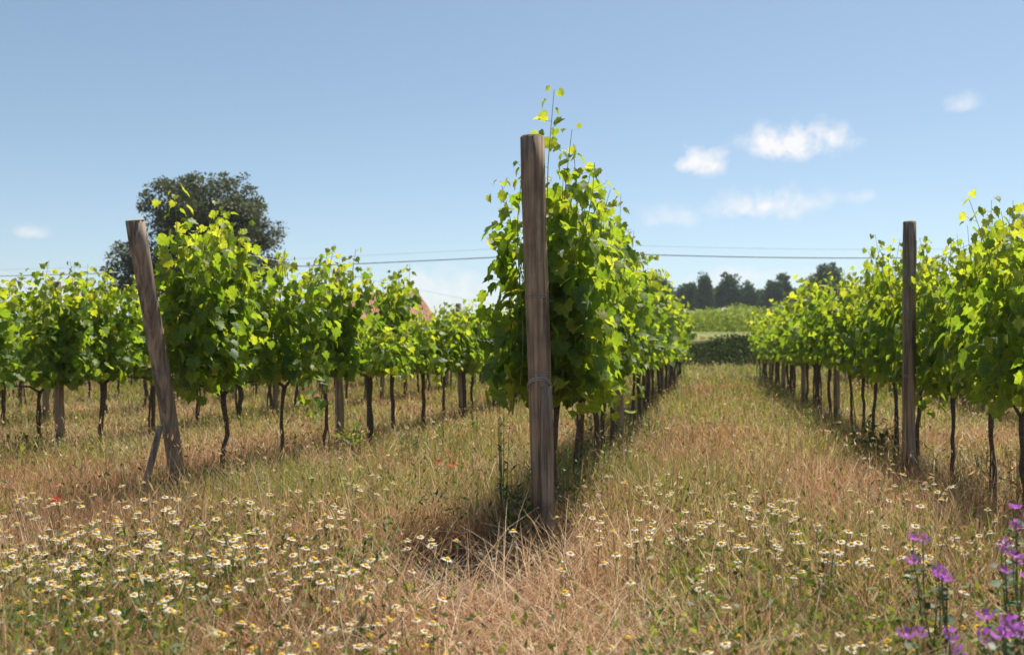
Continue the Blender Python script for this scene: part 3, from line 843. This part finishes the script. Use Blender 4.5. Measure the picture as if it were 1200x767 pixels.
def blades(name, x, y, L, W, lean, curve, rs, material, rnd, flop=None, head=None, base_z=None):
    L = L * (1 - .28 * np.clip((cam_z(x, y) - 6.5) / 3, 0, 1))
    L = L * (1 - .72 * low(x, y)) if 'straw' not in name else L
    n = len(x); az = rs.uniform(0, 2 * PI, n); d = np.stack([np.cos(az), np.sin(az)], 1)
    waz = az + PI / 2 + rs.normal(0, .5, n); w = np.stack([np.cos(waz), np.sin(waz)], 1)
    g = h_ground(x, y) - .01 if base_z is None else base_z
    lev = [0, .38, .72, 1.0]; wid = [1, .9, .6, 0]
    V = np.zeros((n, 7, 3)); k = 0
    for s, ww in zip(lev, wid):
        off = L * (lean * s + curve * s * s)
        zz = L * s * np.sqrt(np.clip(1 - (lean + curve * s) ** 2 * .6, .05, 1))
        cx, cy, cz = x + d[:, 0] * off, y + d[:, 1] * off, g + zz
        if ww > 0:
            for sg in (-1, 1):
                V[:, k, 0] = cx + sg * w[:, 0] * W * ww * .5; V[:, k, 1] = cy + sg * w[:, 1] * W * ww * .5; V[:, k, 2] = cz; k += 1
        else: V[:, k] = np.stack([cx, cy, cz], 1)
    o7 = (np.arange(n) * 7)[:, None]
    Q = np.concatenate([np.array([[0, 1, 3, 2]]) + o7, np.array([[2, 3, 5, 4]]) + o7]); Tt = np.array([[4, 5, 6]]) + o7
    verts = V.reshape(-1, 3); faces = [Q, Tt]; R = np.repeat(rnd, 7)
    if head is not None:                      # a nodding seed head on top: two crossed spindles with awns
        hl, hw = head
        tip = V[:, 6]; back = V[:, 4]; dirv = tip - back; dirv /= np.linalg.norm(dirv, axis=1, keepdims=True) + 1e-9
        dirv[:, 2] -= rs.uniform(0, .7, n); a = np.cross(dirv, rs.normal(0, 1, (n, 3))); a /= np.linalg.norm(a, axis=1, keepdims=True) + 1e-9
        b = np.cross(dirv, a)
        H = []
        for ax in (a, b):
            H += [tip - dirv * .1 * hl[:, None], tip + dirv * hl[:, None] * .4 + ax * hw[:, None], tip + dirv * hl[:, None], tip + dirv * hl[:, None] * .4 - ax * hw[:, None]]
        H = np.stack(H, 1); off = len(verts) + (np.arange(n) * 8)[:, None]
        faces.append(np.concatenate([np.array([[0, 1, 2, 3]]) + off, np.array([[4, 5, 6, 7]]) + off]))
        verts = np.concatenate([verts, H.reshape(-1, 3)]); R = np.concatenate([R, np.repeat(np.clip(rnd + .2, 0, 1), 8)])
        faces = [np.concatenate([faces[0], faces[2]]), faces[1]]
    return link(name, mesh(name, verts, faces, material, rnd=R))


def keep(m, *a): return [v[m] for v in a]


def grasses():
    rs = np.random.default_rng(3)
    # how green a spot is
    def green(x, y):
        z = cam_z(x, y); px = cam_px(x, y)
        gl = np.exp(-((x + 2.3) / 1.0) ** 2) * np.clip((y - 4.6) / 2, 0, 1) * .75          # alley left of the centre row
        far = np.clip((z - 6.5) / 6, 0, 1) * .5
        fl = np.clip(1 - (z - 2.0) / 2.2, 0, 1) * .35
        return np.clip(.34 + gl + far + fl * .9 + (vnoise(x, y, .9, 1) - .5) * .9 + (vnoise(x, y, 3.1, 6) - .5) * .4 - .35 * np.exp(-((x + 1.0) / .8) ** 2) * (y < 5.6), 0, 1)
    # dry, upright and arching blades
    x, y, z = spots(205000, 1.5, 44, 1.55, rs); m = (rs.random(len(x)) > green(x, y) * .92) & (rs.random(len(x)) > bare(x, y) * 1.1)
    x, y, z = keep(m, x, y, z); n = len(x)
    hs = .34 + .92 * vnoise(x, y, 1.6, 2) + .70 * vnoise(x, y, 5.0, 3) ** 2; hs *= 1 - .35 * np.clip((x + 2) / 1, 0, 1) * (x < 0) * (y < 5)
    blades('dry_grass', x, y, rs.uniform(.16, .42, n) * hs, rs.uniform(.0022, .0045, n) * np.maximum(1, z / 5.5), rs.uniform(0, .35, n), rs.uniform(0, .75, n), rs, M_dry,
           np.clip(rs.normal(.42, .28, n) + (vnoise(x, y, 2.2, 4) - .5) * .6, 0, 1)); tag(bpy.data.objects['dry_grass'], 'dry straw coloured grass covering the vineyard floor', 'grass', kind='stuff')
    # fallen straw, almost flat
    x, y, z = spots(45000, 1.5, 16, 1.5, rs); m = rs.random(len(x)) > bare(x, y) * .98; x, y, z = keep(m, x, y, z); n = len(x)
    o = blades('fallen_straw', x, y, rs.uniform(.12, .4, n), rs.uniform(.002, .004, n) * np.maximum(1, z / 6), rs.uniform(.8, 1.15, n), rs.uniform(-.15, .25, n), rs, M_dry, np.clip(rs.normal(.6, .25, n), 0, 1),
               base_z=h_ground(x, y) + rs.uniform(0, .12, n)); tag(o, 'pale fallen straw lying tangled over the soil', 'straw', kind='stuff')
    # russet grass
    x, y, z = spots(200000, 1.5, 26, 1.5, rs); p = .16 + 1.0 * np.exp(-((x + 1.9) / .5) ** 2 - ((y - 4.9) / .9) ** 2) + .8 * np.exp(-((x - 2.6) / .7) ** 2 - ((y - 5.2) / 1.2) ** 2) + .7 * np.exp(-((x + 3.6) / .9) ** 2 - ((y - 4.6) / .6) ** 2) + 1.3 * np.clip((vnoise(x, y, 1.1, 9) - .42) * 4, 0, 1) + np.exp(-((x + .9) / .9) ** 2) * (y < 5.5)
    m = (rs.random(len(x)) < p * .6) & (rs.random(len(x)) > bare(x, y) * 1.1); x, y, z = keep(m, x, y, z); n = len(x)
    o = blades('russet_grass', x, y, rs.uniform(.14, .36, n), rs.uniform(.002, .004, n) * np.maximum(1, z / 6), rs.uniform(0, .6, n), rs.uniform(0, .7, n), rs, M_red, np.clip(rs.normal(.5, .25, n), 0, 1))
    tag(o, 'reddish brown withered grass between the rows', 'grass', kind='stuff')
    # green blades
    x, y, z = spots(260000, 1.5, 44, 1.5, rs); m = (rs.random(len(x)) < green(x, y)) & (rs.random(len(x)) > bare(x, y) * 1.1); x, y, z = keep(m, x, y, z); n = len(x)
    o = blades('green_grass', x, y, rs.uniform(.16, .42, n) * (.6 + .8 * vnoise(x, y, 1.1, 12)), rs.uniform(.0022, .005, n) * np.maximum(1, z / 5.5), rs.uniform(0, .35, n), rs.uniform(0, .6, n), rs, M_green, np.clip(rs.normal(.5, .25, n), 0, 1))
    tag(o, 'green grass mixed among the dry stalks', 'grass', kind='stuff')
    # tall stalks with seed heads
    x, y, z = spots(15000, 1.9, 38, 1.4, rs); m = (rs.random(len(x)) < .35 + .65 * (vnoise(x, y, 1.7, 15) > .45)) & (rs.random(len(x)) > bare(x, y) * 1.2); x, y, z = keep(m, x, y, z); n = len(x)
    o = blades('seeding_grass', x, y, rs.uniform(.34, .62, n), rs.uniform(.0014, .0022, n) * np.maximum(1, z / 4), rs.uniform(0, .2, n), rs.uniform(0, .35, n), rs, M_dry, np.clip(rs.normal(.5, .25, n), 0, 1),
               head=(rs.uniform(.03, .08, n), rs.uniform(.0018, .0042, n) * np.maximum(1, z / 4)))
    tag(o, 'tall thin seeding grass stalks with pale heads', 'grass', kind='stuff')
    # long arching dead stems that catch the light
    x, y, z = spots(15000, 1.9, 18, 1.5, rs); m = (bare(x, y) < .2) & (rs.random(len(x)) < .25 + .75 * (vnoise(x, y, 1.4, 61) > .5)); x, y, z = keep(m, x, y, z); n = len(x)
    o = blades('arching_straw', x, y, rs.uniform(.35, .62, n), rs.uniform(.0018, .0042, n) * np.maximum(1, z / 6), rs.uniform(.1, .8, n), rs.uniform(.2, 1.0, n), rs, M_dry, np.clip(rs.normal(.7, .25, n), 0, 1))
    tag(o, 'long pale dead stems arching over the meadow', 'straw', kind='stuff')
    # low leafy weeds in the foreground
    x, y, z = spots(150000, 1.5, 14, 1.75, rs); m = (rs.random(len(x)) < .10 + (.5 + .7 * (cam_px(x, y) < 520)) * np.clip(2.2 * (vnoise(x, y, 1.5, 30) - .25), 0, 1) * np.clip(1.4 - z / 5, .1, 1)) & (rs.random(len(x)) > bare(x, y) * 1.1) & ~((abs(x + .75) < .55) & (y < 5) & (rs.random(len(x)) < .8))
    x, y, z = keep(m, x, y, z); n = len(x)
    P = np.stack([x, y, h_ground(x, y) + rs.random(n) * .33], 1)
    o = link('ground_cover', scatter('ground_cover', QL_V, QL_F, P, rs.normal(0, 1, (n, 3)) + [0, 0, .5], rs.normal(0, 1, (n, 3)) + [0, 0, .6], np.stack([rs.uniform(.012, .03, n), rs.uniform(.025, .05, n), rs.uniform(.02, .03, n)], 1), rs.random(n) ** 1.6 * .8, M_green))
    tag(o, 'small green feathery leaves of the daisies and weeds', 'ground cover', kind='stuff')


grasses()


# ------------------------------------------------------------------ daisies
def flower_parts():
    """unit: height 1 = stem; head radius 1"""
    out = []
    for k in range(5):
        rs = np.random.default_rng(400 + k); h = rs.uniform(.30, .42); r = rs.uniform(.0145, .021)
        lx, ly = rs.normal(0, .03), rs.normal(0, .03)
        st = MB().tube([(0, 0, 0), (lx * .4, ly * .4 + .01, h * .5), (lx, ly, h)], [.0016, .0013, .0011], 4, cap=False)
        st.tube([(lx * .3, ly * .3, h * .45), (lx * .3 + .03, ly * .3 + .015, h * .6)], [.001, .0006], 3, cap=False)
        st = st.me('daisy', M_stalk)
        nrm = Vector((rs.normal(0, .17), rs.normal(-.03, .17), 1)).normalized(); q = Vector((0, 0, 1)).rotation_difference(nrm)
        P, T, Nn = [], [], []; np_ = rs.integers(13, 17)
        droop = rs.uniform(-.6, .0)
        for i in range(np_):
            a = 2 * PI * i / np_ + rs.normal(0, .05)
            d = q @ Vector((math.cos(a), math.sin(a), droop + rs.normal(0, .08))); u = q @ Vector((0, 0, 1)); c = Vector((lx, ly, h)) + d * r * .28
            P.append(c); T.append(d); Nn.append(u)
        pv = [(-.10, 0, 0), (.10, 0, 0), (.17, .6, .03), (.09, 1, 0), (-.09, 1, 0), (-.17, .6, .03)]
        pe = scatter('petals', pv, [np.array([(0, 1, 2, 5), (5, 2, 3, 4)])], np.array(P), np.array(T), np.array(Nn), np.full(np_, r * .78), rs.random(np_), M_petal)
        ype = scatter('yellow_petals', pv, [np.array([(0, 1, 2, 5), (5, 2, 3, 4)])], np.array(P), np.array(T), np.array(Nn), np.full(np_, r * .55), rs.random(np_), M_ypetal)
        dv, df = [], []
        for j, (rr, zz) in enumerate(((.44, -.05), (.44, .10), (.32, .28), (0.1, .36))):
            for i in range(8):
                a = 2 * PI * i / 8; dv.append(tuple(Vector((lx, ly, h)) + (q @ Vector((rr * math.cos(a), rr * math.sin(a), zz))) * r))
        for j in range(3):
            for i in range(8): df.append((j * 8 + i, j * 8 + (i + 1) % 8, (j + 1) * 8 + (i + 1) % 8, (j + 1) * 8 + i))
        df.append(tuple(24 + i for i in range(8)))
        di = mesh('flower_centre', dv, df, M_disc, smooth=True)
        out.append((st, pe, ype, di))
    return out


FL = flower_parts()


def flower_density(px, z):
    """photo columns and depth where flowers gather"""
    left = 1.7 * np.exp(-((px - 90) / 250) ** 2) * np.clip((5.4 - z) / 1.7, 0, 1) + .12 * (px < 560) * np.clip((6.8 - z) / 3, 0, 1)
    right = .30 * np.clip((px - 640) / 120, 0, 1) * np.clip((6.3 - z) / 2, .04, 1) * (z < 9)
    mid = .08 * np.exp(-((px - 480) / 90) ** 2) * (z < 3.4) + .03
    return (left + right + mid) * (1 - .9 * np.exp(-((px - 610) / 85) ** 2) * (z > 3.0))


def flowers():
    rs = np.random.default_rng(77)
    n = 8600; x, y, z = spots(n, 1.95, 9.5, 1.0, rs, wide=1.2); px = cam_px(x, y)
    clump = .10 + 2.6 * vnoise(x, y, 3.6, 40) ** 3
    m = (rs.random(n) < flower_density(px, z) * clump * 1.35) & (bare(x, y) < .15)
    x, y, z, px = keep(m, x, y, z, px)
    order = np.argsort(z); x, y, z, px = (v[order] for v in (x, y, z, px))
    inframe = (px > 2) & (px < 1198) & (z > 2.15)
    nd = 0; ny = 0; restP = []
    protos = {}
    for i in range(len(x)):
        yellow = rs.random() < .24
        if inframe[i] and ((not yellow and nd < 290) or (yellow and ny < 110)):
            k = int(rs.integers(5)); key = (k, yellow)
            g = float(h_ground(x[i], y[i])); sc = rs.uniform(.52, .94)
            if key not in protos:
                st, pe, ype, di = FL[k]
                o = link('yellow_daisy' if yellow else 'daisy', st)
                link('petals', ype if yellow else pe, o); link('flower_centre', di, o); protos[key] = o
            else: o = copy_tree(protos[key])
            o.location = (x[i], y[i], g); o.rotation_euler = (0, 0, rs.uniform(0, 6.28)); o.scale = (sc * 1.05, sc * 1.05, sc)
            if yellow:
                ny += 1; tag(o, 'small all-yellow daisy standing in the meadow grass', 'daisy', 'yellow daisies in the meadow')
            else:
                nd += 1
                if px[i] < 560: tag(o, 'white daisy with yellow centre in the meadow left of the bare patch', 'daisy', 'white daisies of the left meadow')
                else: tag(o, 'white daisy with yellow centre in the meadow right of the bare patch', 'daisy', 'white daisies of the right meadow')
        else: restP.append((x[i], y[i], float(h_ground(x[i], y[i])), int(rs.integers(5)), rs.uniform(0, 6.28), rs.uniform(.8, 1.1)))
    # the smaller, farther ones as one mass
    vs, q4, ms, rn = [], [], [], []
    off = 0
    if restP:
        V, F, MI, RR = [], [], [], []
        for (fx, fy, fz, k, rz, sc) in restP:
            for mi, me in ((0, FL[k][0]), (1, FL[k][1]), (2, FL[k][3])):
                co = np.empty(len(me.vertices) * 3, np.float32); me.vertices.foreach_get('co', co); co = co.reshape(-1, 3) * sc
                c, s = math.cos(rz), math.sin(rz)
                co = np.stack([co[:, 0] * c - co[:, 1] * s + fx, co[:, 0] * s + co[:, 1] * c + fy, co[:, 2] + fz], 1)
                V.append(co)
                for p in me.polygons: F.append(tuple(v + off for v in p.vertices)); MI.append(mi)
                off += len(co)
        me = mesh('small_daisies', np.concatenate(V), F, M_stalk); me.materials.append(M_petal); me.materials.append(M_disc)
        me.polygons.foreach_set('material_index', MI); a = me.attributes.new('rnd', 'FLOAT', 'POINT'); a.data.foreach_set('value', np.random.default_rng(1).random(len(me.vertices)).astype(np.float32))
        tag(link('small_daisies', me), 'countless smaller daisies scattered among the farther grass', 'daisies', kind='stuff')
    print('daisies', nd, 'yellow', ny, 'rest', len(restP))


flowers()


# ------------------------------------------------------------------ mallows, poppies, weeds
def disc_flower(c, nrm, r, notch=True, n=5, droop=.25, rs=None):
    nrm = Vector(nrm).normalized(); q = Vector((0, 0, 1)).rotation_difference(nrm); v, f = [], []
    for i in range(n):
        a0 = 2 * PI * i / n; b = len(v)
        for rr, da, zz in ((0.05, 0, 0), (.6, -.36, .12), (1.0, -.33, droop), (.86 if notch else 1.04, 0, droop * .9), (1.0, .33, droop), (.6, .36, .12)):
            v.append(tuple(Vector(c) + (q @ Vector((rr * math.cos(a0 + da), rr * math.sin(a0 + da), zz))) * r))
        f.append(tuple(range(b, b + 6)))
    return v, f


def mallow(x, y, heads, label, seed):
    """heads: offsets (dx, dy, height) of the open flowers"""
    rs = np.random.default_rng(seed); g = float(h_ground(x, y)); root = empty('mallow', (x, y, g))
    st = MB()
    for i, (dx, dy, h) in enumerate(heads):
        st.tube([(0, 0, 0), (dx * .35 + rs.normal(0, .01), dy * .35, h * .5), (dx * .8, dy * .8, h * .85), (dx, dy, h)], [.0035, .003, .002, .0016], 5, cap=False)
    st.build('stem', M_stalk, root)
    for i, (dx, dy, h) in enumerate(heads):
        nr = (rs.normal(0, .5), rs.normal(-.35, .35), .8); v, f = disc_flower((dx, dy, h), nr, rs.uniform(.019, .027), rs=rs, droop=.7)
        link('flower', mesh('flower', v, f, M_mallow, rnd=rs.random(len(v))), root)
    P, T, Nn, SZ = [], [], [], []
    for (dx, dy, h) in heads:
        for k in range(9):
            t = rs.uniform(.3, 1.0); a = rs.uniform(0, 6.28); P.append((dx * t + math.cos(a) * .015, dy * t + math.sin(a) * .015, h * t * .97)); T.append((math.cos(a), math.sin(a), .1)); Nn.append((rs.normal(0, .3), rs.normal(0, .3), 1)); SZ.append(rs.uniform(.018, .045))
    link('leaves', scatter('leaves', VS_V, VS_F, np.array(P), np.array(T), np.array(Nn), np.array(SZ), rs.random(len(P)), M_weed), root)
    return tag(root, label, 'mallow', 'purple mallows at the lower right')


def mal(px, z, n, spread, hh, label, seed):
    x, y = ray(px, z); rs = np.random.default_rng(seed)
    mallow(x, y, [(rs.normal(0, spread), rs.normal(0, spread), hh + rs.normal(0, .022)) for _ in range(n)], label, seed)


mal(1078, 2.95, 2, .02, .50, 'small mallow with two dark purple buds above the largest flower cluster', 1)
mal(1103, 2.70, 6, .030, .46, 'mallow with a large bright cluster of purple flowers', 2)
mal(1060, 2.30, 2, .010, .42, 'pale pink mallow beside a yellow daisy, lowest flowering to the left', 3)
mal(1111, 2.22, 3, .010, .405, 'mallow with a round magenta flower head low in the photo', 4)
mal(1180, 2.28, 8, .040, .44, 'dense mallow flowering in the bottom right corner', 5)
mal(1192, 2.62, 5, .045, .50, 'mallow with pale flowers just above the dense corner one', 6)
mal(1176, 2.95, 2, .02, .50, 'slender mallow with one deep purple bud near the right edge', 7)
mal(1196, 3.15, 3, .02, .55, 'highest mallow flowering against the right edge', 8)


def poppy(px, py, hh, label, seed):
    z = (EYE - hh) * 1050 / (py - 408); x, y = ray(px, z); g = float(h_ground(x, y)); rs = np.random.default_rng(seed); root = empty('poppy', (x, y, g))
    h = hh - g
    MB().tube([(0, 0, 0), (.01, .005, h * .5), (0, 0, h)], [.0018, .0015, .0013], 5, cap=False).build('stem', M_stalk, root)
    v, f = disc_flower((0, 0, h), (rs.normal(0, .3), -.5, .8), .028, notch=False, n=4, droop=.5)
    link('petals', mesh('petals', v, f, M_poppy, rnd=rs.random(len(v))), root)
    return tag(root, label, 'poppy', 'red poppies')


poppy(70, 585, .36, 'red poppy alone in the dry grass at far left', 1)
poppy(531, 545, .36, 'bright red poppy in the grass between the leaning and tall posts', 2)
poppy(513, 542, .36, 'fainter red poppy just left of the brighter one', 3)


def weed(px, z, h, w, n, label, seed, m_=M_weed, leaf=.06):
    x, y = ray(px, z); g = float(h_ground(x, y)); rs = np.random.default_rng(seed); root = empty('weed_plant', (x, y, g)); st = MB()
    P, T, Nn, SZ = [], [], [], []
    for s in range(max(3, n // 14)):
        dx, dy = rs.normal(0, w * .5, 2); hh = h * rs.uniform(.6, 1)
        st.tube([(dx * .3, dy * .3, 0), (dx * .6, dy * .6, hh * .5), (dx, dy, hh)], [.004, .003, .0015], 5, cap=False)
        for k in range(14):
            t = rs.uniform(.08, 1); a = rs.uniform(0, 6.28); P.append((dx * (.3 + .7 * t), dy * (.3 + .7 * t), hh * t)); T.append((math.cos(a), math.sin(a), rs.uniform(.2, 1.2))); Nn.append((rs.normal(0, .4), rs.normal(0, .4), 1)); SZ.append(leaf * rs.uniform(.6, 1.3) * (1.2 - .7 * t))
    st.build('stem', M_stalk, root)
    SZ = np.array(SZ); link('leaves', scatter('leaves', QL_V, QL_F, np.array(P), np.array(T), np.array(Nn), np.stack([SZ * .8, SZ * 1.5, SZ], 1), rs.random(len(P)), m_), root)
    return tag(root, label, 'weed')


weed(601, 5.0, .50, .10, 150, 'dark green upright weed left of the tall post\'s foot', 1)
weed(590, 5.5, .85, .09, 70, 'tall thin weed behind the dark one, left of the tall post', 2, leaf=.035)
weed(664, 5.35, .62, .12, 110, 'leafy weed right of the tall post\'s foot', 3, leaf=.045)
weed(1020, 9.0, .50, .22, 190, 'fresh green weed clump left of the straight post\'s foot', 4, leaf=.09)
weed(52, 8.6, .42, .20, 160, 'bushy dark weed under the vines at far left', 5, leaf=.08)
weed(18, 8.4, .38, .22, 160, 'light green weed clump at the left edge under the vines', 6, M_green, .09)
weed(414, 8.7, .42, .16, 140, 'light green weed at the foot of the upright leafy post', 7, M_green, .09)
weed(205, 6.1, .26, .14, 130, 'low dark green weeds round the foot of the leaning post', 8, leaf=.05)
weed(735, 7.6, .40, .2, 110, 'leafy weed beneath the centre row right of its first trunks', 9, leaf=.05)
weed(545, 2.35, .16, .12, 120, 'broad-leaved low weed at the bottom below the bare patch', 10, leaf=.05)
weed(1188, 5.4, .55, .2, 160, 'brown bushy weed against the right edge below the vines', 11, M_red, .05)
weed(744, 4.05, .45, .02, 14, 'single round-leaved weed standing in the path right of the tall post', 12, leaf=.03)


WEEDS = [(560, 11, .62, 'tall weed deep among the trunks of the row behind the leaning post'), (345, 8.2, .42, 'weed at the trunk right of the leaning post\'s first gap'), (280, 7.1, .34, 'low weed round the first trunk right of the leaning post'),
         (120, 8.3, .36, 'pale weed below the vines left of the leaning post'), (690, 8.0, .6, 'bushy weed among the first trunks behind the tall post'), (728, 9.0, .6, 'bushy dark weed further down the centre row'), (950, 11.5, .45, 'weed clump under the right row beyond the fresh green one'), (1150, 7.0, .42, 'straggly weed at the trunk nearest the right edge'),
         (260, 4.4, .34, 'dark upright weed just above the daisy patch'), (20, 3.2, .32, 'leafy weed by the left edge among daisies'), (800, 4.6, .36, 'leafy weed in the middle of the grassy path\'s near end'), (1010, 5.6, .36, 'leafy weed in the dry grass before the right row'),
         (95, 3.6, .30, 'leafy weed among the daisies at lower left'), (300, 2.7, .30, 'dark leafy weed in the thick of the lower left daisies'), (420, 3.1, .28, 'leafy weed at the right border of the daisy patch'),
         (480, 2.6, .30, 'tall leafy weed left of the broad-leaved one at the bottom'), (880, 2.7, .30, 'leafy weed in the meadow left of the mallows'), (960, 3.6, .34, 'leafy weed higher up left of the mallows'),
         (700, 6.6, .55, 'bushy weed under the first vines right of the tall post'), (760, 10.5, .5, 'weed clump under the middle of the centre row'), (1105, 4.4, .34, 'dark weed in the shade below the right row'),
         (520, 9.4, .55, 'tall weed clump among the trunks left of the tall post'), (480, 8.6, .40, 'pale green weed between the upright leafy post and the tall weed')]
for i, (px, z, h, lab) in enumerate(WEEDS): weed(px, z, h, .10 if z < 5 else .16, 130, lab, 40 + i, M_weed if i % 3 else M_green, .035 if z < 5 else .05)


# ------------------------------------------------------------------ summer haze in the air
hb = MB().box((-320, -60, -3), (320, 300, 30)).build('haze', M_ground, smooth=False)
hm_, hnt, HN, HL = mat('haze_air')
ho = HN('ShaderNodeOutputMaterial'); hv = HN('ShaderNodeVolumePrincipled')
hv.inputs['Density'].default_value = 0.0004; hv.inputs['Color'].default_value = (0.86, 0.92, 1.0, 1); hv.inputs['Anisotropy'].default_value = 0.3
HL(hv.outputs[0], ho.inputs['Volume'])
hb.data.materials.clear(); hb.data.materials.append(hm_)
tag(hb, 'thin summer haze over the far fields', 'haze', kind='stuff')
